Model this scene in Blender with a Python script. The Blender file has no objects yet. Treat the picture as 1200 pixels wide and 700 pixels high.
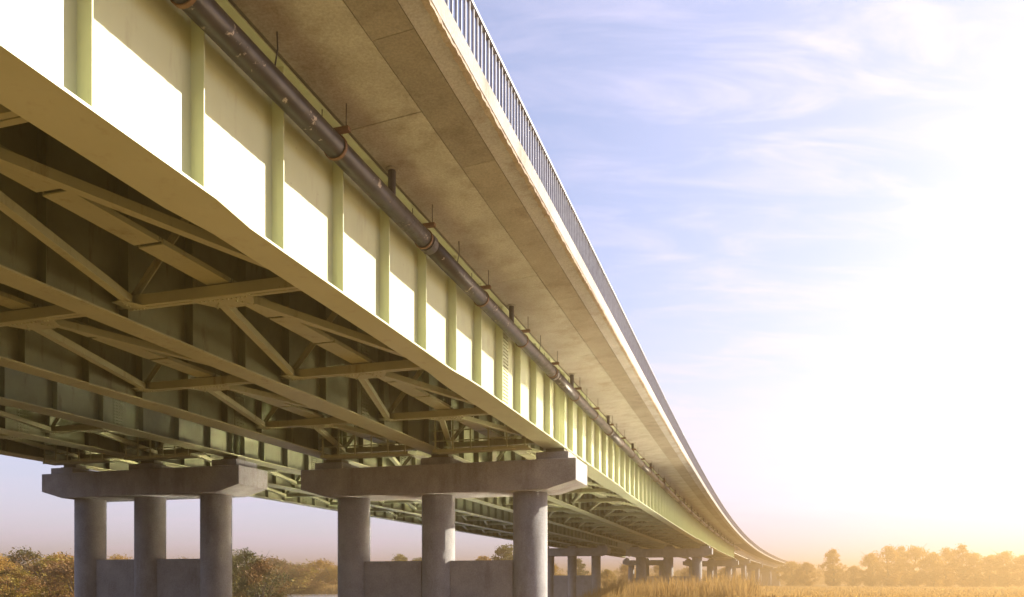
import bpy, math, random
from mathutils import Matrix, Vector, noise
R_ = math.radians
scene = bpy.context.scene
col = scene.collection
random.seed(7)

# ------------------------------------------------------------------ camera
H = 1.7                                   # eye height over the meadow
cam_d = bpy.data.cameras.new('camera'); cam = bpy.data.objects.new('camera', cam_d); col.objects.link(cam)
cam.location = (0, 0, H); cam.rotation_euler = (R_(90), 0, 0)
cam_d.sensor_fit = 'HORIZONTAL'; cam_d.sensor_width = 36.0
FPX = 940.0
cam_d.lens = FPX / 1200 * 36
cam_d.shift_y = (683 - 350) / 1200
cam_d.clip_start = 0.1; cam_d.clip_end = 20000
scene.camera = cam

# ------------------------------------------------------------------ light
SUN_AZ, SUN_EL = 67.0, 26.0               # degrees right of +Y, above the horizon
EXPOSURE = 1.15
world = bpy.data.worlds.new('World'); scene.world = world; world.use_nodes = True
wn, wl = world.node_tree.nodes, world.node_tree.links
wn.clear()
def wnode(t, **k):
    n = wn.new(t)
    for a, b in k.items(): setattr(n, a, b)
    return n
w_out = wnode('ShaderNodeOutputWorld'); w_bg = wnode('ShaderNodeBackground')
sky = wnode('ShaderNodeTexSky'); sky.sky_type = 'NISHITA'; sky.sun_disc = False
sky.sun_elevation = R_(SUN_EL); sky.sun_rotation = R_(SUN_AZ)
sky.air_density = 1.0; sky.dust_density = 0.7; sky.ozone_density = 4.5
w_bg.inputs['Strength'].default_value = 0.10
w_tc = wnode('ShaderNodeTexCoord')
w_sep = wnode('ShaderNodeSeparateXYZ'); wl.new(w_tc.outputs['Generated'], w_sep.inputs[0])
def wmath(op, a, b=None, clamp=False):
    n = wnode('ShaderNodeMath', operation=op, use_clamp=clamp)
    for i, v in enumerate((a, b)):
        if v is None: continue
        if isinstance(v, (int, float)): n.inputs[i].default_value = v
        else: wl.new(v, n.inputs[i])
    return n.outputs[0]
zc = wmath('ADD', wmath('MAXIMUM', w_sep.outputs[2], 0.0), 0.22)
cx = wmath('DIVIDE', w_sep.outputs[0], zc); cy = wmath('DIVIDE', w_sep.outputs[1], zc)
w_cmb = wnode('ShaderNodeCombineXYZ'); wl.new(cx, w_cmb.inputs[0]); wl.new(cy, w_cmb.inputs[1])
def wnoise(scale, rot, sc, det, rough, dist=0.0, loc=(0, 0, 0)):
    m = wnode('ShaderNodeMapping'); wl.new(w_cmb.outputs[0], m.inputs[0])
    m.inputs['Rotation'].default_value = (0, 0, R_(rot)); m.inputs['Scale'].default_value = sc; m.inputs['Location'].default_value = loc
    n = wnode('ShaderNodeTexNoise'); wl.new(m.outputs[0], n.inputs['Vector'])
    n.inputs['Scale'].default_value = scale; n.inputs['Detail'].default_value = det
    n.inputs['Roughness'].default_value = rough; n.inputs['Distortion'].default_value = dist
    return n.outputs[0]
veil = wnoise(0.55, 20, (1, 1, 1), 4, 0.5, 0.4, (3.1, 1.7, 0))        # broad thin cloud sheets
rip = wnoise(4.6, 12, (0.75, 2.6, 1), 7, 0.60, 0.7, (0.4, 2.0, 0))   # cirrus ripples
def wramp(fac, a, b):
    n = wnode('ShaderNodeMapRange'); n.interpolation_type = 'SMOOTHSTEP'
    wl.new(fac, n.inputs[0]); n.inputs[1].default_value = a; n.inputs[2].default_value = b
    return n.outputs[0]
cover = wramp(veil, 0.30, 0.72)
ripm = wmath('MULTIPLY', wramp(rip, 0.40, 0.82), wramp(veil, 0.34, 0.60))
hz = wmath('POWER', wmath('SUBTRACT', 1.0, wmath('MAXIMUM', w_sep.outputs[2], 0.0), True), 4.0)   # longer path through the cloud sheet low down
cl = wmath('ADD', wmath('MULTIPLY', cover, 0.26), wmath('MULTIPLY', ripm, 0.42))
cl = wmath('ADD', wmath('ADD', cl, wmath('MULTIPLY', hz, 0.75)), 0.14, True)
w_mix = wnode('ShaderNodeMix', data_type='RGBA')
wl.new(cl, w_mix.inputs['Factor']); wl.new(sky.outputs[0], w_mix.inputs['A'])
# thin cloud scatters sunlight forwards: brighter towards the sun
w_dot = wnode('ShaderNodeVectorMath', operation='DOT_PRODUCT'); wl.new(w_tc.outputs['Generated'], w_dot.inputs[0])
w_dot.inputs[1].default_value = (math.sin(R_(SUN_AZ)) * math.cos(R_(SUN_EL)), math.cos(R_(SUN_AZ)) * math.cos(R_(SUN_EL)), math.sin(R_(SUN_EL)))
fwd = wmath('POWER', wmath('MAXIMUM', w_dot.outputs['Value'], 0.0), 3.5)
w_vs = wnode('ShaderNodeVectorMath', operation='SCALE'); w_vs.inputs[0].default_value = (5.2, 4.75, 6.1)
wl.new(wmath('ADD', wmath('MULTIPLY', fwd, 0.6), 0.86), w_vs.inputs['Scale'])
wl.new(w_vs.outputs[0], w_mix.inputs['B'])
wl.new(w_mix.outputs['Result'], w_bg.inputs['Color']); wl.new(w_bg.outputs[0], w_out.inputs[0])

sun_d = bpy.data.lights.new('sun', 'SUN'); sun_d.energy = 5.0; sun_d.angle = R_(0.53); sun_d.color = (1.0, 0.90, 0.74)
sun = bpy.data.objects.new('sun', sun_d); col.objects.link(sun)
sdir = Vector((math.sin(R_(SUN_AZ)) * math.cos(R_(SUN_EL)), math.cos(R_(SUN_AZ)) * math.cos(R_(SUN_EL)), math.sin(R_(SUN_EL))))
sun.rotation_euler = sdir.to_track_quat('Z', 'Y').to_euler()
sun.location = (60, 20, 60)
scene.view_settings.view_transform = 'Standard'; scene.view_settings.look = 'None'
scene.view_settings.exposure = EXPOSURE; scene.view_settings.gamma = 1.0
scene.view_settings.use_curve_mapping = False
scene.cycles.max_bounces = 8; scene.cycles.diffuse_bounces = 3; scene.cycles.glossy_bounces = 3
scene.cycles.transparent_max_bounces = 8; scene.cycles.blur_glossy = 0.1; scene.cycles.sample_clamp_indirect = 40.0

# ------------------------------------------------------------------ materials
def new_mat(name):
    m = bpy.data.materials.new(name); m.use_nodes = True
    nt = m.node_tree; nt.nodes.clear()
    out = nt.nodes.new('ShaderNodeOutputMaterial'); b = nt.nodes.new('ShaderNodeBsdfPrincipled')
    nt.links.new(b.outputs[0], out.inputs[0])
    return m, nt, b, out
def tex_noise(nt, scale, det=5, rough=0.6, stretch=None, coord='Position'):
    if coord == 'Position':
        g = nt.nodes.new('ShaderNodeNewGeometry'); o = g.outputs['Position']
    else:
        g = nt.nodes.new('ShaderNodeTexCoord'); o = g.outputs['Object']
    if stretch:
        mp = nt.nodes.new('ShaderNodeMapping'); mp.inputs['Scale'].default_value = stretch
        nt.links.new(o, mp.inputs[0]); o = mp.outputs[0]
    n = nt.nodes.new('ShaderNodeTexNoise'); nt.links.new(o, n.inputs['Vector'])
    n.inputs['Scale'].default_value = scale; n.inputs['Detail'].default_value = det; n.inputs['Roughness'].default_value = rough
    return n.outputs[0]
def ramp(nt, fac, stops):
    r = nt.nodes.new('ShaderNodeValToRGB'); nt.links.new(fac, r.inputs[0])
    e = r.color_ramp.elements
    while len(e) < len(stops): e.new(0.5)
    for el, (p, c) in zip(e, stops): el.position = p; el.color = (*c, 1)
    return r.outputs[0]
def mixc(nt, fac, a, b, mode='MIX'):
    m = nt.nodes.new('ShaderNodeMix'); m.data_type = 'RGBA'; m.blend_type = mode
    for i, v in (('Factor', fac), ('A', a), ('B', b)):
        if isinstance(v, (int, float)): m.inputs[i].default_value = v
        elif isinstance(v, tuple): m.inputs[i].default_value = (*v, 1)
        else: nt.links.new(v, m.inputs[i])
    return m.outputs['Result']
def bump(nt, b, fac, strength, dist):
    n = nt.nodes.new('ShaderNodeBump'); n.inputs['Strength'].default_value = strength; n.inputs['Distance'].default_value = dist
    nt.links.new(fac, n.inputs['Height']); nt.links.new(n.outputs[0], b.inputs['Normal'])
def mat_paint(name, c0, c1, dirt, rough=0.45, streak=True):
    m, nt, b, _ = new_mat(name)
    n1 = tex_noise(nt, 0.9, 5, 0.6)
    c = ramp(nt, n1, [(0.3, c0), (0.7, c1)])
    n2 = tex_noise(nt, 3.0, 7, 0.7, (1.0, 1.0, 0.22) if streak else None)
    n2b = ramp(nt, n2, [(0.56, (0, 0, 0)), (0.78, (1, 1, 1))])
    c = mixc(nt, n2b, c, dirt)
    n4 = tex_noise(nt, 7.5, 9, 0.68)
    c = mixc(nt, ramp(nt, n4, [(0.665, (0, 0, 0)), (0.72, (0.65, 0.65, 0.65))]), c, (0.19, 0.10, 0.045))
    nt.links.new(c, b.inputs['Base Color']); b.inputs['Roughness'].default_value = rough
    bump(nt, b, tex_noise(nt, 1.3, 2, 0.5), 0.25, 0.03)
    return m
def mat_concrete(name, c0, c1, stain, vary=0.0, streak=(1, 1, 1), rough=0.85):
    m, nt, b, _ = new_mat(name)
    n1 = tex_noise(nt, 1.1, 8, 0.65)
    c = ramp(nt, n1, [(0.32, c0), (0.68, c1)])
    n2 = tex_noise(nt, 0.8, 8, 0.72, streak)
    c = mixc(nt, ramp(nt, n2, [(0.52, (0, 0, 0)), (0.72, (0.75, 0.75, 0.75))]), c, stain)
    n3 = tex_noise(nt, 22, 4, 0.7)
    c = mixc(nt, 0.5, c, ramp(nt, n3, [(0.35, (0.35, 0.35, 0.35)), (0.65, (0.68, 0.68, 0.68))]), 'OVERLAY')
    if vary:
        oi = nt.nodes.new('ShaderNodeObjectInfo')
        c = mixc(nt, 1.0, c, ramp(nt, oi.outputs['Random'], [(0, (1 - vary,) * 3), (1, (1, 1, 1))]), 'MULTIPLY')
    nt.links.new(c, b.inputs['Base Color']); b.inputs['Roughness'].default_value = rough
    bump(nt, b, tex_noise(nt, 14, 8, 0.7), 0.35, 0.03)
    return m
M = {}
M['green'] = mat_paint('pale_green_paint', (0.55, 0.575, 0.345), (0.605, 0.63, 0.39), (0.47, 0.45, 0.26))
M['green_in'] = mat_paint('pale_green_paint_shaded', (0.38, 0.385, 0.205), (0.45, 0.455, 0.25), (0.24, 0.19, 0.09))  # same green paint, darkened in colour for the shade under the deck
M['green_web'] = mat_paint('deep_shaded_green_paint', (0.19, 0.20, 0.105), (0.275, 0.29, 0.155), (0.10, 0.078, 0.038))  # same paint darker still: shade between the inner girders put into the colour
M['bolt'] = mat_paint('bolt_paint', (0.30, 0.32, 0.17), (0.34, 0.36, 0.2), (0.2, 0.15, 0.07))
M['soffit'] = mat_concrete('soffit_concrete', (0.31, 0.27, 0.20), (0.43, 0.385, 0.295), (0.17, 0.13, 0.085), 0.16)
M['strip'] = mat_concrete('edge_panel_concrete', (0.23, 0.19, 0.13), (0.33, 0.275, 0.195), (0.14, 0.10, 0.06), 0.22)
M['deck'] = mat_concrete('deck_concrete', (0.13, 0.11, 0.085), (0.18, 0.155, 0.12), (0.09, 0.07, 0.05))  # kept dark so the slab underside carries the shade in its colour
M['fascia'] = mat_concrete('fascia_concrete', (0.31, 0.285, 0.25), (0.42, 0.39, 0.345), (0.19, 0.13, 0.08), 0, (1, 1, 0.3))
M['rough_edge'] = mat_concrete('spalled_concrete', (0.30, 0.22, 0.15), (0.46, 0.38, 0.29), (0.18, 0.11, 0.06))
M['pier'] = mat_concrete('pier_concrete', (0.26, 0.255, 0.255), (0.37, 0.36, 0.355), (0.14, 0.125, 0.115), 0, (1, 1, 0.25))
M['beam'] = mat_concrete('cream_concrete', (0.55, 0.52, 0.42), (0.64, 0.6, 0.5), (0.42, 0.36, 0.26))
def mat_plain(name, c, rough=0.5, metal=0.0):
    m, nt, b, _ = new_mat(name)
    n = tex_noise(nt, 6, 5, 0.6)
    cc = ramp(nt, n, [(0.3, tuple(x * 0.8 for x in c)), (0.7, tuple(min(1, x * 1.15) for x in c))])
    nt.links.new(cc, b.inputs['Base Color']); b.inputs['Roughness'].default_value = rough; b.inputs['Metallic'].default_value = metal
    return m
M['rail'] = mat_plain('galvanised_rail', (0.34, 0.34, 0.36), 0.45, 0.3)
M['rust'] = mat_plain('rusty_steel', (0.17, 0.085, 0.035), 0.7)
M['dark_rod'] = mat_plain('dark_steel', (0.05, 0.04, 0.035), 0.6)
M['bearing'] = mat_plain('bearing_steel', (0.20, 0.19, 0.13), 0.6)
def mat_pipe():
    m, nt, b, _ = new_mat('weathered_pipe')
    c = ramp(nt, tex_noise(nt, 2.2, 6, 0.65), [(0.3, (0.030, 0.026, 0.024)), (0.7, (0.062, 0.052, 0.046))])
    pn = tex_noise(nt, 3.4, 9, 0.72, (1, 1, 1))
    patch = ramp(nt, pn, [(0.615, (0, 0, 0)), (0.63, (1, 1, 1))])
    c = mixc(nt, patch, c, (0.42, 0.35, 0.27))
    nt.links.new(c, b.inputs['Base Color'])
    nt.links.new(ramp(nt, pn, [(0.5, (0.36,) * 3), (0.68, (0.65,) * 3)]), b.inputs['Roughness'])
    b.inputs['Metallic'].default_value = 0.35
    return m
M['pipe'] = mat_pipe()
def mat_ground():
    m, nt, b, _ = new_mat('dry_meadow')
    c = ramp(nt, tex_noise(nt, 0.09, 6, 0.65), [(0.3, (0.17, 0.09, 0.024)), (0.5, (0.24, 0.142, 0.042)), (0.72, (0.185, 0.115, 0.032))])
    c = mixc(nt, ramp(nt, tex_noise(nt, 1.7, 6, 0.7), [(0.4, (0, 0, 0)), (0.7, (0.6, 0.6, 0.6))]), c, (0.29, 0.185, 0.068))
    nt.links.new(c, b.inputs['Base Color']); b.inputs['Roughness'].default_value = 0.95
    bump(nt, b, tex_noise(nt, 3, 8, 0.7), 0.8, 0.15)
    return m
M['ground'] = mat_ground()
def mat_water():
    m, nt, b, _ = new_mat('river_water')
    b.inputs['Base Color'].default_value = (0.80, 0.80, 0.72, 1); b.inputs['Metallic'].default_value = 0.9; b.inputs['Roughness'].default_value = 0.2
    b.inputs['IOR'].default_value = 1.9
    bump(nt, b, tex_noise(nt, 0.22, 2, 0.4, (1, 1.6, 1)), 1.0, 0.32)
    return m
M['water'] = mat_water()
def mat_leaf(name, stops, trans=0.35):
    m, nt, b, out = new_mat(name)
    n = tex_noise(nt, 0.45, 3, 0.6)
    oi = nt.nodes.new('ShaderNodeObjectInfo')
    mm = nt.nodes.new('ShaderNodeMath'); mm.operation = 'MULTIPLY_ADD'
    nt.links.new(oi.outputs['Random'], mm.inputs[0]); mm.inputs[1].default_value = 0.34; mm.inputs[2].default_value = -0.17
    ad = nt.nodes.new('ShaderNodeMath'); ad.operation = 'ADD'; nt.links.new(mm.outputs[0], ad.inputs[0]); nt.links.new(n, ad.inputs[1])
    c = ramp(nt, ad.outputs[0], stops)
    nt.links.new(c, b.inputs['Base Color']); b.inputs['Roughness'].default_value = 0.7
    tr = nt.nodes.new('ShaderNodeBsdfTranslucent'); nt.links.new(c, tr.inputs[0])
    mx = nt.nodes.new('ShaderNodeMixShader'); mx.inputs[0].default_value = trans
    nt.links.new(b.outputs[0], mx.inputs[1]); nt.links.new(tr.outputs[0], mx.inputs[2]); nt.links.new(mx.outputs[0], out.inputs[0])
    return m
M['leaf_gold'] = mat_leaf('golden_foliage', [(0.25, (0.30, 0.15, 0.022)), (0.5, (0.46, 0.28, 0.055)), (0.75, (0.34, 0.25, 0.055))], 0.5)
M['leaf_brown'] = mat_leaf('russet_foliage', [(0.28, (0.10, 0.10, 0.025)), (0.42, (0.22, 0.12, 0.035)), (0.56, (0.26, 0.13, 0.04)), (0.68, (0.32, 0.24, 0.03))])
M['leaf_green'] = mat_leaf('olive_foliage', [(0.3, (0.065, 0.07, 0.018)), (0.5, (0.12, 0.115, 0.025)), (0.7, (0.26, 0.21, 0.035))])
M['bark'] = mat_plain('bark', (0.11, 0.08, 0.055), 0.9)
M['grass'] = mat_leaf('dry_grass', [(0.25, (0.34, 0.21, 0.07)), (0.5, (0.50, 0.33, 0.12)), (0.75, (0.40, 0.28, 0.10))], 0.5)

# ------------------------------------------------------------------ object helpers
W = {}                                        # world matrix of every object
I4 = Matrix.Identity(4)
def place(o, parent, mw):
    if parent is not None:
        o.parent = parent; o.matrix_parent_inverse = W[parent].inverted()
    o.matrix_basis = mw; W[o] = mw
def link(name, mesh, parent=None, mw=None):
    o = bpy.data.objects.new(name, mesh); col.objects.link(o); place(o, parent, mw or I4); return o
def empty(name, loc): 
    o = bpy.data.objects.new(name, None); col.objects.link(o); o.empty_display_size = 0.5
    place(o, None, Matrix.Translation(loc)); return o
def tag(o, label=None, cat=None, group=None, kind=None):
    for k, v in (('label', label), ('category', cat), ('group', group), ('kind', kind)):
        if v: o[k] = v
    return o
def mesh(name, v, f, mat, smooth=False):
    me = bpy.data.meshes.new(name); me.from_pydata(v, [], f); me.update()
    me.materials.append(M[mat])
    if smooth: me.polygons.foreach_set('use_smooth', [True] * len(me.polygons))
    return me
def solid(name, v, f, mat, parent=None, smooth=False):
    """mesh given in world coordinates, recentred on itself"""
    c = sum((Vector(p) for p in v), Vector()) / len(v)
    me = mesh(name, [tuple(Vector(p) - c) for p in v], f, mat, smooth)
    return link(name, me, parent, Matrix.Translation(c))
class MB:
    def __init__(s): s.v, s.f = [], []
    def add(s, v, f):
        k = len(s.v); s.v += [tuple(p) for p in v]; s.f += [tuple(i + k for i in q) for q in f]
    def box(s, x0, x1, y0, y1, z0, z1):
        s.add([(x0, y0, z0), (x1, y0, z0), (x1, y1, z0), (x0, y1, z0), (x0, y0, z1), (x1, y0, z1), (x1, y1, z1), (x0, y1, z1)],
              [(0, 3, 2, 1), (4, 5, 6, 7), (0, 1, 5, 4), (1, 2, 6, 5), (2, 3, 7, 6), (3, 0, 4, 7)])
    def bar(s, p, q, w, h, up=(0, 0, 1)):
        p, q = Vector(p), Vector(q); d = (q - p).normalized(); up = Vector(up)
        a = d.cross(up)
        if a.length < 1e-4: a = d.cross(Vector((0, 1, 0)))
        a.normalize(); b = a.cross(d)
        vs = [c + a * (i * w / 2) + b * (j * h / 2) for c in (p, q) for i, j in ((-1, -1), (1, -1), (1, 1), (-1, 1))]
        s.add(vs, [(0, 1, 2, 3), (7, 6, 5, 4), (0, 4, 5, 1), (1, 5, 6, 2), (2, 6, 7, 3), (3, 7, 4, 0)])
    def angle(s, p, q, w, t=0.014, up=(0, 0, 1)):
        """pair of back-to-back angles: a flat leg with an upstand and a slit between"""
        p, q = Vector(p), Vector(q); d = (q - p).normalized(); a = d.cross(Vector(up)).normalized(); b = a.cross(d)
        for sg in (-1, 1):
            o = a * (sg * (w / 4 + 0.006))
            s.bar(p + o, q + o, w / 2, t, up)
            o2 = a * (sg * (0.006 + t / 2)) + b * (w / 4 + t / 2 + 0.0005)
            s.bar(p + o2, q + o2, t, w / 2, up)
    def tube(s, pts, rad, n=8, caps=True):
        rings = []
        for i, p in enumerate(pts):
            p = Vector(p)
            d = (Vector(pts[min(i + 1, len(pts) - 1)]) - Vector(pts[max(i - 1, 0)])).normalized()
            a = d.cross(Vector((0, 0, 1)) if abs(d.z) < 0.95 else Vector((0, 1, 0))).normalized(); b = a.cross(d)
            r = rad[i] if isinstance(rad, (list, tuple)) else rad
            rings.append([p + (a * math.cos(2 * math.pi * k / n) + b * math.sin(2 * math.pi * k / n)) * r for k in range(n)])
        v = [q for r in rings for q in r]; f = []
        for i in range(len(pts) - 1):
            for k in range(n):
                f.append((i * n + k, i * n + (k + 1) % n, (i + 1) * n + (k + 1) % n, (i + 1) * n + k))
        if caps: f += [tuple(range(n))[::-1], tuple((len(pts) - 1) * n + k for k in range(n))]
        s.add(v, f)
    def mesh(s, name, mat, smooth=False): return mesh(name, s.v, s.f, mat, smooth)
    def solid(s, name, mat, parent=None, smooth=False): return solid(name, s.v, s.f, mat, parent, smooth)

# ------------------------------------------------------------------ bridge alignment (plan curve)
A0 = math.atan(0.303); X00 = -7.6; S0 = 40.0; RAD = 3200.0
def P(s, t, z):
    """s along the girders, t metres to the left of the right-hand girder's web"""
    if s <= S0:
        a = A0; x = X00 + s * math.sin(a); y = s * math.cos(a)
    else:
        a = A0 + (s - S0) / RAD
        x = X00 + S0 * math.sin(A0) + RAD * (math.cos(A0) - math.cos(a))
        y = S0 * math.cos(A0) + RAD * (math.sin(a) - math.sin(A0))
    return Vector((x - t * math.cos(a), y + t * math.sin(a), z))
def ang(s): return A0 if s <= S0 else A0 + (s - S0) / RAD
def F(s, t, z):
    """frame on the bridge: x to the right, y along, z up"""
    return Matrix.Translation(P(s, t, z)) @ Matrix.Rotation(-ang(s), 4, 'Z')
def stations(s0, s1, ds):
    n = max(1, round((s1 - s0) / ds)); return [s0 + (s1 - s0) * i / n for i in range(n + 1)]
def sweep(prof, s0, s1, ds=4.0, fn=None):
    """closed section (t, z) carried along the bridge; fn(s, i, t, z) may move points"""
    st = stations(s0, s1, ds); n = len(prof); v = []; f = []
    for s in st:
        for i, (t, z) in enumerate(prof):
            if fn: t, z = fn(s, i, t, z)
            v.append(tuple(P(s, t, z)))
    for i in range(len(st) - 1):
        for k in range(n):
            f.append((i * n + k, (i + 1) * n + k, (i + 1) * n + (k + 1) % n, i * n + (k + 1) % n))
    f.append(tuple(range(n))); f.append(tuple((len(st) - 1) * n + k for k in range(n))[::-1])
    return v, f
def fix(o):
    me = o.data
    import bmesh
    bm = bmesh.new(); bm.from_mesh(me); bmesh.ops.recalc_face_normals(bm, faces=bm.faces); bm.to_mesh(me); bm.free()
    return o
def swp(name, prof, s0, s1, mat, parent, ds=4.0, fn=None):
    v, f = sweep(prof, s0, s1, ds, fn); return fix(solid(name, v, f, mat, parent))

# ------------------------------------------------------------------ ground and river
RIV = [(260, 10, 20), (120, 34, 17), (50, 46, 14), (8, 51, 13), (-8, 76, 17), (-14, 118, 21), (-36, 172, 18), (-75, 212, 16), (-160, 240, 16), (-420, 250, 20), (-900, 300, 24)]
def river_d(x, y):
    best = 1e9
    for (ax, ay, aw), (bx, by, bw) in zip(RIV, RIV[1:]):
        dx, dy = bx - ax, by - ay
        k = max(0, min(1, ((x - ax) * dx + (y - ay) * dy) / (dx * dx + dy * dy)))
        d = math.hypot(x - ax - k * dx, y - ay - k * dy) - (aw + (bw - aw) * k)
        best = min(best, d)
    return best
WATER_Z = -1.3
def ground_z(x, y):
    d = river_d(x, y)
    k = max(0.0, min(1.0, (d + 3) / 9.0)); k = k * k * (3 - 2 * k)
    far = math.hypot(x, y)
    n = noise.noise(Vector((x * 0.045, y * 0.045, 0.3))) * 0.30 + noise.noise(Vector((x * 0.2, y * 0.2, 5.1))) * 0.10
    if far < 6: n *= far / 6
    return -3.6 * (1 - k) + n * k
def axis(lo, hi, step, core):
    a = [0.0]; d = step
    while a[-1] < hi:
        a.append(a[-1] + d)
        if a[-1] > core: d *= 1.12
    b = [0.0]; d = step
    while b[-1] > lo:
        b.append(b[-1] - d)
        if -b[-1] > core * 0.6: d *= 1.12
    return sorted(set(b + a))
gx = axis(-1600, 1600, 3.0, 130); gy = axis(-500, 2200, 3.0, 260)
gv = [(x, y, ground_z(x, y)) for y in gy for x in gx]; nx = len(gx)
gf = [(j * nx + i, j * nx + i + 1, (j + 1) * nx + i + 1, (j + 1) * nx + i) for j in range(len(gy) - 1) for i in range(nx - 1)]
tag(link('ground', mesh('ground', gv, gf, 'ground', True)), 'dry straw coloured meadow and river banks reaching the horizon', None, None, 'structure')
wb = MB(); wb.add([(-1500, -450, WATER_Z), (1500, -450, WATER_Z), (1500, 700, WATER_Z), (-1500, 700, WATER_Z)], [(0, 1, 2, 3)])
tag(link('river_water', wb.mesh('river_water', 'water')), 'calm river passing under the bridges', None, None, 'structure')

# ------------------------------------------------------------------ bridges
STF0, STD = 9.40, 1.893                   # stiffener grid
S_IN, S_END = -32.0, 178.0                # steel girders
PIERS = [32.12, 113.0, 178.0]
FAR_PIERS = [226.0, 281.0, 338.0]
S_ABUT = 392.0
def half_width(s):
    """flange plates widen over the piers"""
    def st(a, b, x): k = max(0, min(1, (x - a) / (b - a))); return k
    w = 0.42
    for a, b in ((11.3, 20.2), (46.0, 97.0), (128.0, 162.0)):
        w -= 0.11 * (st(a, a + 0.9, s) - st(b, b + 1.4, s))
    return w

# shared meshes of the girder furniture (frame: x right, y along, z up from the flange top)
ZB = 5.1; ZT = 8.09                       # flange underside and top flange, above the eye line
def stiff_mesh(out=0.22, thick=0.018, name='stiffener', mat='green'):
    b = MB(); hgt = ZT - ZB - 0.045
    v = [(0.007, -thick, 0), (out, -thick, 0), (out, -thick, hgt - 0.01), (0.007, -thick, hgt - 0.01)]
    v += [(x, thick * 0 + thick * 0, z) for x, _, z in v]
    b.add(v, [(0, 1, 2, 3), (7, 6, 5, 4), (0, 4, 5, 1), (1, 5, 6, 2), (2, 6, 7, 3), (3, 7, 4, 0)])
    return b.mesh(name, mat)
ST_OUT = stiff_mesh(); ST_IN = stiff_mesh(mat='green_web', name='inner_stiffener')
def splice_meshes(mat):
    b = MB(); b.box(0.008, 0.022, -0.26, 0.26, 0.05, 2.80)
    c = MB()
    for yy in (-0.2, -0.12, -0.05, 0.05, 0.12, 0.2):
        z = 0.12
        while z < 2.75:
            c.box(0.0215, 0.043, yy - 0.017, yy + 0.017, z - 0.017, z + 0.017); z += 0.105
    return b.mesh('splice_plate', mat), c.mesh('bolts', 'bolt')
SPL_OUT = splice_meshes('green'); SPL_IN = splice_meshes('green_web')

SP = 4.7
def frame_parts(sp):
    """one K-braced cross frame, frame: origin on the right girder's web at the eye line height"""
    zs = 5.42; zt = 7.86
    st = MB()
    for y in (-0.062, 0.062): st.bar((-0.03, y, zs + 0.05), (-sp + 0.03, y, zs + 0.05), 0.10, 0.21)
    top = MB(); top.angle((-0.22, 0, zt), (-sp + 0.22, 0, zt), 0.16)
    d1 = MB(); d1.angle((-0.3, 0.0, zs + 0.12), (-sp / 2 + 0.12, 0.0, zt - 0.12), 0.16, up=(0, 1, 0))
    d2 = MB(); d2.angle((-sp + 0.3, 0.0, zs + 0.12), (-sp / 2 - 0.12, 0.0, zt - 0.12), 0.16, up=(0, 1, 0))
    L = 3 * STD
    l1 = MB(); l1.bar((-sp / 2 + 0.22, 0.22, zs + 0.035), (-0.42, L - 0.24, zs + 0.035), 0.17, 0.15)
    l2 = MB(); l2.bar((-sp / 2 - 0.22, 0.22, zs + 0.035), (-sp + 0.42, L - 0.24, zs + 0.035), 0.17, 0.15)
    def plate(pts, z, holes):
        b = MB(); n = len(pts)
        b.add([(x, y, z - 0.008) for x, y in pts] + [(x, y, z + 0.008) for x, y in pts],
              [tuple(range(n)), tuple(range(n, 2 * n))[::-1]] + [(i, n + i, n + (i + 1) % n, (i + 1) % n) for i in range(n)])
        for x, y in holes: b.box(x - 0.016, x + 0.016, y - 0.016, y + 0.016, z - 0.026, z - 0.0075)
        return b
    m = -sp / 2
    g0 = plate([(m - 0.62, -0.1), (m + 0.62, -0.1), (m + 0.62, 0.11), (m + 0.42, 0.42), (m + 0.22, 0.50), (m - 0.22, 0.50), (m - 0.42, 0.42), (m - 0.62, 0.11)], zs - 0.055,
               [(m + k * 0.1, 0.05) for k in range(-5, 6)] + [(m + sg * (0.2 + 0.07 * k), 0.2 + 0.08 * k) for sg in (-1, 1) for k in range(4)])
    g1 = plate([(-0.20, -0.42), (-0.20, 0.10), (-0.60, 0.10), (-0.64, -0.1), (-0.46, -0.45)], zs - 0.055, [(-0.3 - 0.08 * k, 0.04) for k in range(4)] + [(-0.38, -0.15 - 0.08 * k) for k in range(3)])
    g2 = plate([(-sp + 0.20, -0.42), (-sp + 0.46, -0.45), (-sp + 0.64, -0.1), (-sp + 0.60, 0.10), (-sp + 0.20, 0.10)], zs - 0.055, [(-sp + 0.3 + 0.08 * k, 0.04) for k in range(4)] + [(-sp + 0.38, -0.15 - 0.08 * k) for k in range(3)])
    return dict(strut=st, top=top, diag=(d1, d2), lat=(l1, l2), gus=(g0, g1, g2))

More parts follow.
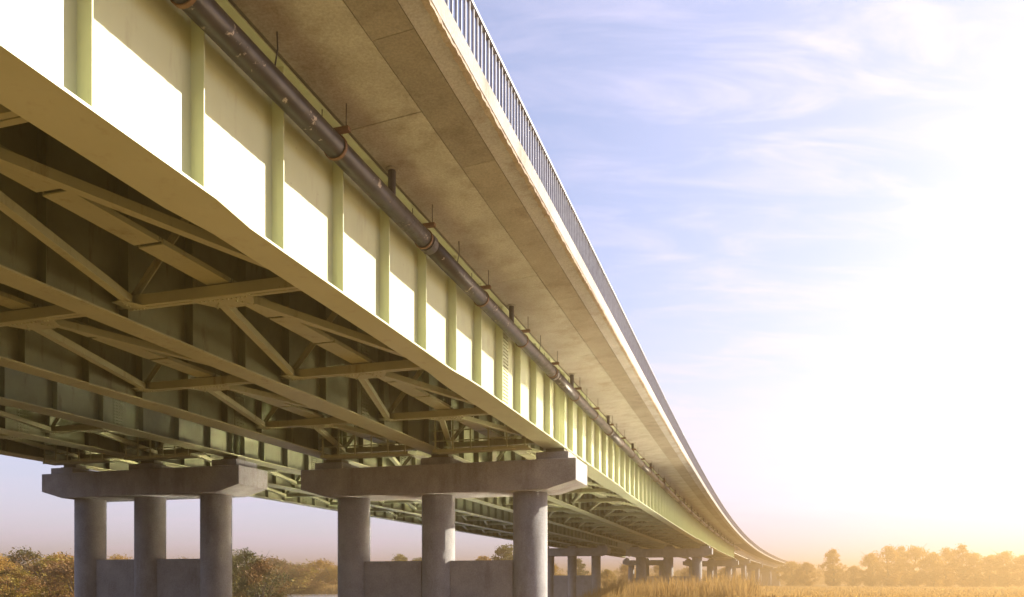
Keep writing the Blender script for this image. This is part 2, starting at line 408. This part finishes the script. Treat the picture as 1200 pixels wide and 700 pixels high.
def build_bridge(name, label, cat, ts, dz, edge_r, edge_l, near):
    """ts: webs' t of the three girders; dz: level relative to the near bridge; deck edges in t"""
    base = P(32.0, ts[1], 0.0)
    root = empty(name, base); tag(root, label, cat, 'twin river bridges')
    zb, zt = ZB + H + dz, ZT + H + dz
    for gi, t in enumerate(ts):
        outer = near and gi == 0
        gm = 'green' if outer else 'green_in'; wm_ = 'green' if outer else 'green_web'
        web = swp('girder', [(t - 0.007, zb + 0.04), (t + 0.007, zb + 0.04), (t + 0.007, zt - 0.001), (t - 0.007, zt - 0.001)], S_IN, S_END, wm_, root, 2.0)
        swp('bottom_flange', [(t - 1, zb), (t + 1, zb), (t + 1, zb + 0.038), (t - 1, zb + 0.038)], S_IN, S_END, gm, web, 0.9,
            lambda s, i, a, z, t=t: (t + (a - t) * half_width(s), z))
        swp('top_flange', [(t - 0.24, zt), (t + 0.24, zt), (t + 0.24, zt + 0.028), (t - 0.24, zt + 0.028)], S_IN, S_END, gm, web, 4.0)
        k0, k1 = (-3, 89) if near else (0, 62)
        for k in range(k0, k1):
            s = STF0 + STD * k
            if s > S_END - 0.5: break
            link('stiffener', ST_OUT if outer else ST_IN, web, F(s, t, zb + 0.041))
        for s in PIERS[:2]:                                       # bearing stiffeners
            for ds in (-0.42, 0.42): link('bearing_stiffener', ST_OUT if outer else ST_IN, web, F(s + ds, t, zb + 0.041))
        sp = SPL_OUT if outer else SPL_IN
        for k in range(8):
            s = 25.45 + 13.25 * (k - 1)
            if abs(s - 12.2) < 0.1 and outer: continue
            pl = link('splice_plate', sp[0], web, F(s, t, zb + 0.06))
            if s < 60: tag(link('bolts', sp[1], web, F(s, t, zb + 0.06)), kind='stuff')
    # cross frames
    for bay in range(2):
        t0 = ts[bay]; spc = ts[bay + 1] - t0
        fp = frame_parts(spc)
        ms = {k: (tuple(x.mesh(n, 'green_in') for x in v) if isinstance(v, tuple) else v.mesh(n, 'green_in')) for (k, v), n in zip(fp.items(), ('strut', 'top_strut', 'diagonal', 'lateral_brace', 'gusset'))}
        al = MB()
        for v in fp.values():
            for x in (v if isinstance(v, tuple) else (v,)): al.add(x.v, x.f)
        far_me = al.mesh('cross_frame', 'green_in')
        for k in range(-5, 29):
            s = STF0 + 3 * STD * (k + 1)
            if s > S_END - 1: break
            mw = F(s, t0, H + dz)
            if s > (62 if near else 48) or s < 0:
                link('cross_frame', far_me, root, mw); continue
            fr = link('cross_frame', ms['strut'], root, mw)
            link('top_strut', ms['top'], fr, mw)
            for x in ms['diag']: link('diagonal', x, fr, mw)
            for x in ms['lat']: link('lateral_brace', x, fr, mw)
            for x in ms['gus']: link('gusset', x, fr, mw)
        # inspection walkway lying on the struts
        tm = t0 + spc / 2; zw = 5.60 + H + dz
        k = -4
        while True:
            s = STF0 + STD * k; k += 1
            if s > 100: break
            b = MB(); Lp = STD - 0.05
            b.box(-0.25, 0.25, 0.05, Lp, 0, 0.02); b.box(-0.25, -0.215, 0.05, Lp, 0.0205, 0.09); b.box(0.215, 0.25, 0.05, Lp, 0.0205, 0.09)
            b.box(-0.24, 0.24, -0.02, 0.03, 0.045, 0.10)
            if k == -3: wm = b.mesh('walkway_panel', 'green_in')
            link('walkway_panel', wm, root, F(s, tm, zw))
    # hanging inspection platforms in front of the first pier
    for bay in range(2):
        t0 = ts[bay]; spc = ts[bay + 1] - t0; m = F(PIERS[0] - 1.9, t0, H + dz)
        b = MB(); b.box(-spc + 0.5, -0.5, -0.3, 0.3, 4.86, 4.89); b.box(-spc + 0.5, -0.5, -0.34, -0.305, 4.84, 4.95)
        pf = link('access_platform', b.mesh('access_platform', 'green_in'), root, m)
        b = MB()
        for zz in (5.25, 5.62): b.bar((-spc + 0.5, -0.325, zz), (-0.5, -0.325, zz), 0.035, 0.035)
        link('guard_rail', b.mesh('guard_rail', 'green_in'), pf, m)
        pm = MB(); pm.box(-0.03, 0.03, -0.365, -0.342, 4.9, 6.05); pm = pm.mesh('post', 'green_in')
        for k in range(6): link('post', pm, pf, m @ Matrix.Translation((-0.62 - (spc - 1.24) * k / 5, 0, 0)))
    # deck
    zs = zt + 0.032
    prof = [(edge_r + 0.3, zs + 0.165), (ts[0] - 0.3, zs + 0.001), (ts[2] + 0.3, zs + 0.001), (edge_l, zs + 0.13), (edge_l, zs + 0.38), (edge_r + 0.3, zs + 0.38)]
    deck = swp('deck_slab', prof, S_IN, S_END, 'deck', root, 4.0)
    return root, web, deck, zs

TS1 = (0.0, SP, 2 * SP); TS2 = (14.4, 18.75, 23.1); DZ2 = 0.36
road, web_, deck1, zs1 = build_bridge('road_bridge', 'nearer green steel girder bridge with concrete deck, railing and sunlit outer web', 'bridge', TS1, 0.0, -2.85, 11.7, True)
road2, web2_, deck2, zs2 = build_bridge('road_bridge', 'second green steel girder bridge running parallel behind the nearer one', 'bridge', TS2, DZ2, 12.15, 25.6, False)

# overhang of the near bridge: inner panels, darker strip panels, edge beam, railing
def zsof(t): return zs1 + 0.164 * (-0.3 - t) / 2.25 if t < -0.3 else zs1
def panel(name, ta, tb, s0, s1, mat, parent, drop=0.03):
    za, zb_ = zsof(ta) - 0.003, zsof(tb) - 0.003
    return swp(name, [(ta, za), (tb, zb_), (tb, zb_ - drop), (ta, za - drop)], s0, s1, mat, parent, 4.0)
PJ = 7.75
for k in range(-3, 21):
    s = 15.1 + PJ * k
    if s + PJ > S_END: break
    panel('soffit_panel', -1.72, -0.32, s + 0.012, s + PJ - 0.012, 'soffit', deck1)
for k in range(-6, 42):
    s = 13.2 + PJ / 2 * k
    if s + PJ / 2 > S_END: break
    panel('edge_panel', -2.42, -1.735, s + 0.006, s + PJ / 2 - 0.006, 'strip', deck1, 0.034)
zf0 = 8.30 + H; zf1 = 8.66 + H
def rough(s, i, t, z):
    q = noise.noise(Vector((s * 5.2, i * 3.7, 1.0))) * 0.5 + noise.noise(Vector((s * 13.0, i * 3.7, 9.0))) * 0.5
    if i in (1,): return t + q * 0.008, z + q * 0.012
    if i in (0,): return t + 0.004 * q, z + abs(q) * 0.025
    return t, z
v, f = sweep([(-2.85, zf0 + 0.02), (-2.80, zf0 - 0.01), (-2.435, zsof(-2.435) - 0.045), (-2.435, zf1 - 0.02), (-2.52, zf1), (-2.85, zf1)], S_IN, 80, 0.12, rough)
fas = fix(solid('edge_beam', v, f, 'fascia', deck1))
swp('edge_beam', [(-2.85, zf0), (-2.80, zf0 - 0.01), (-2.435, zsof(-2.435) - 0.045), (-2.435, zf1 - 0.02), (-2.52, zf1), (-2.85, zf1)], 80.002, S_ABUT, 'fascia', deck1, 4.0)
# crumbling lip under the edge beam
def rough2(s, i, t, z):
    q = noise.noise(Vector((s * 6.1, i * 5.7, 4.0))) * 0.5 + noise.noise(Vector((s * 19.0, i * 2.7, 2.0))) * 0.6
    return t + q * 0.03, z - max(0, q) * 0.05
v, f = sweep([(-2.835, zf0 + 0.018), (-2.835, zf0 - 0.03), (-2.74, zf0 - 0.035), (-2.72, zf0 + 0.0)], 2, 60, 0.07, rough2)
fix(solid('crumbled_lip', v, f, 'rough_edge', deck1))
railing = swp('railing', [(-2.75, zf1 + 1.05), (-2.66, zf1 + 1.05), (-2.66, zf1 + 1.10), (-2.75, zf1 + 1.10)], -10, S_ABUT, 'rail', road, 3.0)
swp('bottom_rail', [(-2.72, zf1 + 0.10), (-2.69, zf1 + 0.10), (-2.69, zf1 + 0.14), (-2.72, zf1 + 0.14)], -10, S_ABUT, 'rail', railing, 3.0)
bb = MB(); bb.box(-0.022, 0.022, -0.009, 0.009, 0.001, 1.049); bal_me = bb.mesh('baluster', 'rail')
BS = 0.2
for k in range(300):
    link('baluster', bal_me, railing, F(11.0 + BS * k, -2.705, zf1))
rb = MB(); s = 11.0 + BS * 300
while s < S_ABUT - 0.3:
    m = F(s, -2.705, zf1); k = len(rb.v); rb.box(-0.022, 0.022, -0.009, 0.009, 0.001, 1.049)
    rb.v[k:] = [tuple(m @ Vector(p)) for p in rb.v[k:]]; s += BS
tag(rb.solid('balusters', 'rail', railing), kind='stuff')

# ------------------------------------------------------------------ drain pipe under the overhang
PT, PZ, PR = -0.45, 7.40 + H, 0.19
pipe = empty('drain_pipe', P(32, PT, PZ)); tag(pipe, 'long dark weathered drain pipe hung under the deck overhang', 'pipe')
for k in range(-2, 16):
    s0 = 7.0 + 11.4 * k; s1 = s0 + 11.4
    b = MB(); b.tube([P(s, PT, PZ) for s in stations(s0, s1 - 0.001, 3.0)], PR, 20); b.solid('pipe_section', 'pipe', pipe, True)
    b = MB(); b.tube([P(s, PT, PZ) for s in (s1 - 0.12, s1 + 0.12)], PR + 0.022, 20); b.solid('pipe_coupling', 'dark_rod', pipe, False)
hb = MB(); n = 18
ring = [(0.216 * math.cos(a), 0.216 * math.sin(a)) for a in [math.pi * 2 * i / n for i in range(n)]]
ri = [(x * 0.195 / 0.216, z * 0.195 / 0.216) for x, z in ring]
vv = [(x, y, z) for y in (-0.03, 0.03) for x, z in ring] + [(x, y, z) for y in (-0.03, 0.03) for x, z in ri]
ff = []
for i in range(n):
    j = (i + 1) % n
    ff += [(i, j, n + j, n + i), (2 * n + j, 2 * n + i, 3 * n + i, 3 * n + j), (j, i, 2 * n + i, 2 * n + j), (n + i, n + j, 3 * n + j, 3 * n + i)]
hb.add(vv, ff); strap_me = hb.mesh('strap', 'rust')
hb = MB(); hb.box(-0.30, 0.26, -0.05, 0.05, 0.235, 0.31); brk_me = hb.mesh('bracket', 'rust')
hb = MB(); hb.tube([(0, 0, 0.31), (0, 0, 0.71)], 0.009, 6); rod_me = hb.mesh('rod', 'dark_rod')
for k in range(-1, 42):
    s = 10.6 + 2 * STD * k
    m = F(s, PT, PZ)
    hg = link('hanger', strap_me, pipe, m)
    link('bracket', brk_me, hg, m)
    for dx in (-0.26, 0.20): link('rod', rod_me, hg, m @ Matrix.Translation((dx, 0, 0)))
hb = MB(); hb.tube([(0.05, 0, 0.19), (0.1, 0, 0.45), (0.09, 0, 0.725)], 0.012, 6); hook_me = hb.mesh('tie_hook', 'dark_rod')
for k in range(20): link('tie_hook', hook_me, pipe, F(12.5 + 4 * STD * k, PT, PZ))
hb = MB(); hb.tube([(0, 0, 0.15), (0, 0, 0.66)], 0.075, 12); out_me = hb.mesh('drain_outlet', 'dark_rod')
hb = MB(); hb.tube([(0, 0, 0.661), (0, 0, 0.69)], 0.13, 14); col_me = hb.mesh('outlet_collar', 'soffit')
for k in range(-1, 20):
    m = F(16.55 + PJ * 1.04 * k, PT - 0.02, PZ); o = link('drain_outlet', out_me, pipe, m); link('outlet_collar', col_me, o, m)

# ------------------------------------------------------------------ piers
def extrude_x(poly, y0, y1):
    n = len(poly); v = [(x, y0, z) for x, z in poly] + [(x, y1, z) for x, z in poly]
    return v, [tuple(range(n)), tuple(range(n, 2 * n))[::-1]] + [(i, n + i, n + (i + 1) % n, (i + 1) % n) for i in range(n)]
def build_pier(s, ts, cols_t, t_r, t_l, dz, label, ztop=4.60, peds=True, wall=True, w=1.05, bear=True):
    tm = ts[1]; base = P(s, tm, 0); gz = ground_z(base.x, base.y)
    root = empty('bridge_pier', (base.x, base.y, gz)); tag(root, label, 'pier', 'concrete bridge piers')
    m = F(s, tm, 0)
    zt = ztop + H + dz; zb = zt - 1.13
    xr, xl = tm - t_r, tm - t_l
    v, f = extrude_x([(xr, zt), (xr, zb + 0.32), (xr - 1.15, zb), (xl + 1.15, zb), (xl, zb + 0.32), (xl, zt)], -w, w)
    o = link('pier_cap', mesh('pier_cap', v, f, 'pier'), root, m); fix(o)
    bv = o.modifiers.new('bevel', 'BEVEL'); bv.width = 0.025; bv.segments = 2
    z0 = min(gz, -3.6) - 1.0
    for ct in cols_t:
        b = MB(); b.tube([(tm - ct, 0, z0), (tm - ct, 0, zb - 0.002)], 0.665, 40); me = b.mesh('column', 'pier', True)
        for p in me.polygons: p.use_smooth = len(p.vertices) == 4
        link('column', me, root, m)
    if wall:
        for a, c in zip(cols_t, cols_t[1:]):
            b = MB(); b.box(tm - c + 0.62, tm - a - 0.62, -0.3, 0.3, z0, 0.87 + H + dz * 0.5); link('infill_wall', b.mesh('infill_wall', 'pier'), root, m)
    if peds:
        zgb = ZB + H + dz
        for t in ts:
            b = MB(); b.box(tm - t - 0.62, tm - t + 0.62, -0.75, 0.75, zt + 0.001, zt + 0.30); pd = link('pedestal', b.mesh('pedestal', 'pier'), root, m)
            if bear:
                b = MB(); b.box(tm - t - 0.42, tm - t + 0.42, -0.4, 0.4, zt + 0.301, zt + 0.38); b.box(tm - t - 0.36, tm - t + 0.36, -0.3, 0.3, zt + 0.381, zgb - 0.002)
                link('bearing', b.mesh('bearing', 'bearing'), pd, m)
    return root
C1 = (1.05, 4.87, 8.63); C2 = (15.35, 18.85, 22.2)
names = ['closest to the camera', 'second from the camera, in dry reeds', 'third from the camera, where the green girders end']
for s, n in zip(PIERS, names):
    build_pier(s, TS1, C1, -0.98, 10.5, 0.0, 'three-column concrete pier under the nearer bridge, ' + n)
for s, n in zip(PIERS, ['leftmost in view', 'second in line, behind the right front column', 'third in line, partly hidden far under the decks']):
    build_pier(s + (0.0 if s < 50 else 2.0), TS2, C2, 13.45, 23.95, DZ2, 'three-column concrete pier under the second bridge, ' + n)

# ------------------------------------------------------------------ far concrete spans
appr = empty('approach_viaduct', P(S_END + 1, 4.7, 0)); tag(appr, 'far cream concrete viaduct spans continuing the nearer bridge towards the trees', 'bridge')
for t in (0.2, 4.7, 9.2):
    z1 = ZT + H - 0.05; z0 = z1 - 1.75
    swp('concrete_beam', [(t - 0.22, z0), (t + 0.22, z0), (t + 0.22, z0 + 0.35), (t + 0.1, z0 + 0.5), (t + 0.1, z1 - 0.3), (t + 0.4, z1 - 0.1), (t + 0.4, z1), (t - 0.4, z1), (t - 0.4, z1 - 0.1), (t - 0.1, z1 - 0.3), (t - 0.1, z0 + 0.5), (t - 0.22, z0 + 0.35)], S_END + 0.9, S_ABUT, 'beam', appr, 6.0)
swp('deck_slab', [(-2.43, zs1 + 0.16), (-0.3, zs1 - 0.03), (9.7, zs1 - 0.03), (11.7, zs1 + 0.1), (11.7, zs1 + 0.38), (-2.43, zs1 + 0.38)], S_END + 0.05, S_ABUT, 'deck', appr, 6.0)
for s, n in zip(FAR_PIERS, ['just past the end of the green girders', 'in the middle of the cream far spans', 'last before the trees']):
    build_pier(s, TS1, C1, -0.6, 10.4, 0.0, 'slender far pier carrying the cream concrete spans, ' + n, ztop=6.0, wall=False, bear=False, w=0.8)
b = MB(); v, f = extrude_x([(3.5, 0 - 1), (3.5, 9.6), (-7.5, 9.6), (-7.5, -1)], 0, 2.5); b.add(v, f)
ab = fix(link('bridge_abutment', b.mesh('bridge_abutment', 'pier'), None, F(S_ABUT + 0.05, 4.7, 0))); tag(ab, 'concrete abutment where the far deck meets the trees', 'abutment')

# ------------------------------------------------------------------ vegetation
def at(u, v_, Y):                          # a spot in the field seen at photograph column u, at distance Y
    return (u - 600) / FPX * Y, Y
def crown_mesh(name, rnd, h, r, n_cl, n_leaf, leaf, mat, base=0.28, shape=1.0):
    v, f = [], []
    cl = []
    for i in range(n_cl):
        k = rnd.random(); z = base * h + (1 - base) * h * k
        prof = math.sin(math.pi * min(1, 0.12 + 0.88 * k) ** shape) ** 0.7
        a = rnd.random() * 2 * math.pi; q = math.sqrt(rnd.random()) * r * prof * 0.9
        cl.append((q * math.cos(a), q * math.sin(a), z, r * rnd.uniform(0.14, 0.34)))
    for i in range(n_leaf):
        cx_, cy_, cz_, cr = rnd.choice(cl)
        d = Vector((rnd.gauss(0, 1), rnd.gauss(0, 1), rnd.gauss(0, 0.8))).normalized() * cr * rnd.random() ** 0.4
        if rnd.random() < 0.06: d *= 1.7
        c = Vector((cx_, cy_, cz_)) + d
        if c.z < 0.05: c.z = 0.05 + rnd.random() * 0.3
        nrm = Vector((rnd.gauss(0, 1), rnd.gauss(0, 1), rnd.gauss(0.4, 1))).normalized()
        a = nrm.orthogonal().normalized(); bb_ = nrm.cross(a); th = rnd.random() * 6.28
        a, bb_ = a * math.cos(th) + bb_ * math.sin(th), bb_ * math.cos(th) - a * math.sin(th)
        L = leaf * rnd.uniform(0.6, 1.35); wd = L * rnd.uniform(0.35, 0.6); k = len(v)
        v += [tuple(c - a * L), tuple(c + bb_ * wd - a * L * 0.1), tuple(c + a * L), tuple(c - bb_ * wd + a * L * 0.1)]
        f.append((k, k + 1, k + 2, k + 3))
    return mesh(name, v, f, mat)
def trunk_mesh(name, rnd, h, r, base, shrub=False):
    b = MB()
    if not shrub:
        pts = [(rnd.uniform(-1, 1) * 0.02 * h * (k > 0), rnd.uniform(-1, 1) * 0.02 * h * (k > 0), h * 0.9 * k / 6 - 0.3 * (k == 0)) for k in range(7)]
        b.tube(pts, [0.026 * h * (1 - 0.85 * k / 6) for k in range(7)], 7)
        for i in range(9):
            k = rnd.uniform(base, 0.8); a = i * 2.4 + rnd.random(); p = Vector((0, 0, h * k)); L = r * rnd.uniform(0.5, 0.95)
            q = p + Vector((math.cos(a) * L, math.sin(a) * L, L * rnd.uniform(0.4, 1.0)))
            b.tube([p, (p + q) / 2 + Vector((0, 0, -0.06 * L)), q], [0.010 * h, 0.007 * h, 0.002 * h], 5)
    else:
        for i in range(14):
            a = i * 2.4 + rnd.random(); L = r * rnd.uniform(0.3, 0.9)
            q = Vector((math.cos(a) * L, math.sin(a) * L, h * rnd.uniform(0.6, 1.08)))
            b.tube([(0.1 * math.cos(a), 0.1 * math.sin(a), -0.3), q * 0.5 + Vector((0, 0, h * 0.12)), q], [0.05, 0.035, 0.008], 5)
    return b.mesh(name, 'bark')
rnd = random.Random(21)
TREES = []
for i, (mat, h, r, base, ncl, nl, lf, shp) in enumerate([
        ('leaf_gold', 12, 4.4, 0.05, 90, 6500, 0.25, 1.15), ('leaf_gold', 10, 4.8, 0.03, 90, 6500, 0.25, 1.3), ('leaf_gold', 13, 3.5, 0.06, 85, 6000, 0.25, 1.1),
        ('leaf_green', 11, 4.0, 0.05, 90, 6500, 0.25, 1.15)]):
    TREES.append((crown_mesh('crown', rnd, h, r, ncl, nl, lf, mat, base, shp), trunk_mesh('trunk', rnd, h, r, base), h))
SHRUBS = []
for mat, h, r, ncl, nl, lf in [('leaf_brown', 5, 3.0, 80, 5200, 0.13), ('leaf_green', 6, 3.2, 90, 6500, 0.13), ('leaf_gold', 5, 3.4, 80, 5200, 0.14), ('leaf_brown', 4, 3.4, 80, 4500, 0.15)]:
    SHRUBS.append((crown_mesh('crown', rnd, h, r, ncl, nl, lf, mat, 0.02, 1.15), trunk_mesh('stems', rnd, h, r, 0.1, True), h))
def plant(kind, var, x, y, h, label, cat, group, wide=1.0):
    cm, tm_, h0 = (TREES if kind == 'tree' else SHRUBS)[var]
    gz = max(ground_z(x, y), WATER_Z) - 0.08; k = h / h0
    root = empty('autumn_tree' if kind == 'tree' else 'bank_shrub', (x, y, gz)); tag(root, label, cat, group)
    mw = Matrix.Translation((x, y, gz)) @ Matrix.Rotation(rnd.random() * 6.28, 4, 'Z') @ Matrix.Diagonal((k * wide, k * wide, k, 1))
    link('crown', cm, root, mw); link('trunk' if kind == 'tree' else 'stems', tm_, root, mw)
    return root
ORD = ['first', 'second', 'third', 'fourth', 'fifth', 'sixth', 'seventh', 'eighth', 'ninth', 'tenth', 'eleventh', 'twelfth', 'thirteenth', 'fourteenth', 'fifteenth', 'sixteenth', 'seventeenth', 'eighteenth', 'nineteenth', 'twentieth']
def htop(vtop, Y, x): return (683 - vtop) / FPX * Y + H - ground_z(x, Y)
# hazy row across the field at the right: (u, top v, distance, variety, width)
ROW = [(928, 659, 330, 1, 1.3), (946, 660, 310, 1, 1.2), (976, 645, 300, 2, 1.25), (1000, 664, 315, 1, 1.3), (1022, 648, 300, 0, 1.0), (1040, 640, 310, 0, 1.15), (1056, 642, 320, 2, 1.2), (1072, 640, 300, 0, 1.1),
       (1094, 649, 280, 1, 1.0), (1108, 642, 290, 0, 1.0), (1128, 640, 275, 2, 1.35), (1144, 648, 270, 0, 1.1), (1160, 652, 265, 1, 1.0), (1180, 646, 260, 0, 1.2), (1198, 652, 255, 1, 1.2)]
for i, (u, vt, Y, var, wd) in enumerate(ROW):
    x, y = at(u, vt, Y)
    plant('tree', var, x, y, htop(vt, Y, x), f'hazy golden tree across the meadow, {ORD[i]} in the row from the bridge end', 'tree', 'golden trees across the meadow', wd)
# trees seen under and between the bridges
MID = [(468, 650, 230, 3, 1), (490, 654, 240, 3, 1.2), (593, 639, 200, 3, 1.1), (566, 653, 230, 1, 1.1), (646, 660, 260, 0, 1.3), (676, 655, 270, 3, 1.1), (712, 668, 250, 1, 1.2), (735, 660, 280, 0, 1.2), (775, 660, 300, 0, 1.3), (812, 664, 320, 1, 1.3), (848, 665, 330, 0, 1.3), (880, 668, 400, 1, 1.3), (905, 668, 420, 1, 1.4)]
for i, (u, vt, Y, var, wd) in enumerate(MID):
    x, y = at(u, vt, Y)
    plant('tree', var, x, y, htop(vt, Y, x), f'distant tree glimpsed below the bridges, {ORD[i]} counting from the left', 'tree', 'trees behind the piers', wd)
# shrubs on the left banks
BANK = [(-12, 645, 88, 2, 1.2, 'yellow leaved shrub at the left edge of the picture'), (30, 640, 96, 0, 1.3, 'tall russet shrub left of the leftmost column'), (12, 662, 70, 0, 1.6, 'low brown thicket in the lower left corner'),
        (62, 650, 84, 3, 1.3, 'rusty brown shrub just left of the leftmost column'), (72, 646, 110, 2, 1.2, 'yellowish shrub rising behind the rusty thicket at left'), (92, 655, 80, 3, 1.3, 'brown shrub behind the leftmost column'),
        (140, 648, 150, 2, 1.1, 'yellow bush showing above the wall between the first two left columns'), (215, 652, 150, 0, 1.4, 'brown bush showing above the wall beside the third left column'),
        (286, 644, 92, 1, 1.0, 'dark olive shrub beside the left pier by the water'), (268, 644, 100, 1, 1.0, 'dark shrub partly behind the right column of the left pier'), (304, 668, 88, 0, 1.2, 'brown shadowed thicket at the foot of the dark olive shrub'),
        (320, 661, 210, 0, 1.6, 'pale brown bush on the far bank next to the dark shrub'), (346, 660, 226, 1, 1.6, 'olive bush on the far river bank in mid gap'), (376, 654, 232, 2, 1.4, 'orange yellow bush on the far bank beside the front pier'),
        (392, 662, 228, 2, 1.5, 'golden bush on the far bank partly behind the front column'), (360, 668, 222, 3, 2.0, 'low tawny bush at the far water edge'), (330, 668, 216, 3, 2.0, 'low reddish bush at the far water edge')]
for u, vt, Y, var, wd, lab in BANK:
    x, y = at(u, vt, Y)
    plant('shrub', var, x, y, max(1.5, htop(vt, Y, x) * 0.88), lab, 'shrub', 'shrubs on the river banks', wd)

# dry grass and reeds
def blades(name, spots, mat, label):
    v, f = [], []
    for x, y, h, w in spots:
        z = ground_z(x, y) - 0.03
        a = rnd.random() * 6.28; lx, ly = rnd.gauss(0, 0.16) * h, rnd.gauss(0, 0.16) * h
        dx, dy = math.cos(a) * w, math.sin(a) * w; k = len(v)
        v += [(x - dx, y - dy, z), (x + dx, y + dy, z), (x + dx * 0.8 + lx * 0.4, y + dy * 0.8 + ly * 0.4, z + h * 0.6), (x - dx * 0.8 + lx * 0.4, y - dy * 0.8 + ly * 0.4, z + h * 0.6), (x + lx, y + ly, z + h)]
        f += [(k, k + 1, k + 2, k + 3), (k + 3, k + 2, k + 4)]
    return tag(link(name, mesh(name, v, f, mat)), label, 'grass', None, 'stuff')
sp_ = []
for i in range(52000):
    Y = 70 + 230 * rnd.random() ** 1.6; u = rnd.uniform(560, 1260); x, y = at(u, 0, Y)
    if river_d(x, y) < 0.5: continue
    n = noise.noise(Vector((x * 0.07, y * 0.07, 2)))
    h = (0.5 + 0.5 * n + rnd.random() * 0.35) * 0.75
    if h < 0.15: continue
    sp_.append((x, y, h, 0.03 + Y * 0.00035))
blades('meadow_grass', sp_, 'grass', 'dry golden grass covering the meadow at the right')
sp_ = []
clumps = [(rnd.uniform(640, 880), rnd.uniform(64, 108), rnd.uniform(0.6, 1.0)) for _ in range(130)]
for u, Y, q in clumps:
    x0, y0 = at(u, 0, Y)
    for k in range(85):
        x, y = x0 + rnd.gauss(0, 0.7), y0 + rnd.gauss(0, 0.7)
        sp_.append((x, y, q * rnd.uniform(1.6, 3.1), 0.022))
blades('reeds', sp_, 'grass', 'tall dry reeds in front of the second pier')
sp_ = []
for i in range(9000):
    Y = rnd.uniform(205, 245); x, y = at(rnd.uniform(300, 420), 0, Y)
    if river_d(x, y) < 1: continue
    sp_.append((x, y, rnd.uniform(0.5, 1.5), 0.09))
blades('bank_grass', sp_, 'grass', 'tawny grass on the far river bank at left')
# a far wood closing the horizon
v, f = [], []
for i in range(26000):
    th = rnd.uniform(-0.72, 0.72); rr = rnd.uniform(560, 640)
    x, y = rr * math.sin(th), rr * math.cos(th)
    hh = 9 + 5 * noise.noise(Vector((th * 16, 0.2, 0))) + 3 * noise.noise(Vector((th * 60, 0.7, 0)))
    z = ground_z(x, y) + hh * rnd.random() ** 0.8
    a = rnd.random() * 6.28; L = rnd.uniform(0.6, 1.3); k = len(v); tl = rnd.uniform(-0.5, 0.5)
    dx, dy = math.cos(a) * L, math.sin(a) * L
    v += [(x - dx, y - dy, z - L * tl), (x, y, z - L * 0.8), (x + dx, y + dy, z + L * tl), (x, y, z + L * 0.8)]; f.append((k, k + 1, k + 2, k + 3))
tag(link('distant_wood', mesh('distant_wood', v, f, 'leaf_brown')), 'low far-off wood along the horizon', 'wood', None, 'stuff')

# ------------------------------------------------------------------ haze
HAZE_DENSITY = 0.0027
hbx = MB(); hbx.box(-1700, 1700, -560, 2300, -6.0, 17.0)
hm = bpy.data.materials.new('warm_haze'); hm.use_nodes = True; hn = hm.node_tree; hn.nodes.clear()
ho = hn.nodes.new('ShaderNodeOutputMaterial'); hv = hn.nodes.new('ShaderNodeVolumePrincipled')
hv.inputs['Color'].default_value = (1.0, 0.65, 0.28, 1); hv.inputs['Density'].default_value = HAZE_DENSITY; hv.inputs['Anisotropy'].default_value = 0.74
hn.links.new(hv.outputs[0], ho.inputs['Volume'])
me = bpy.data.meshes.new('haze'); me.from_pydata(hbx.v, [], hbx.f); me.materials.append(hm)
tag(link('haze', me), 'warm sunlit haze over the river meadow', 'haze', None, 'stuff')
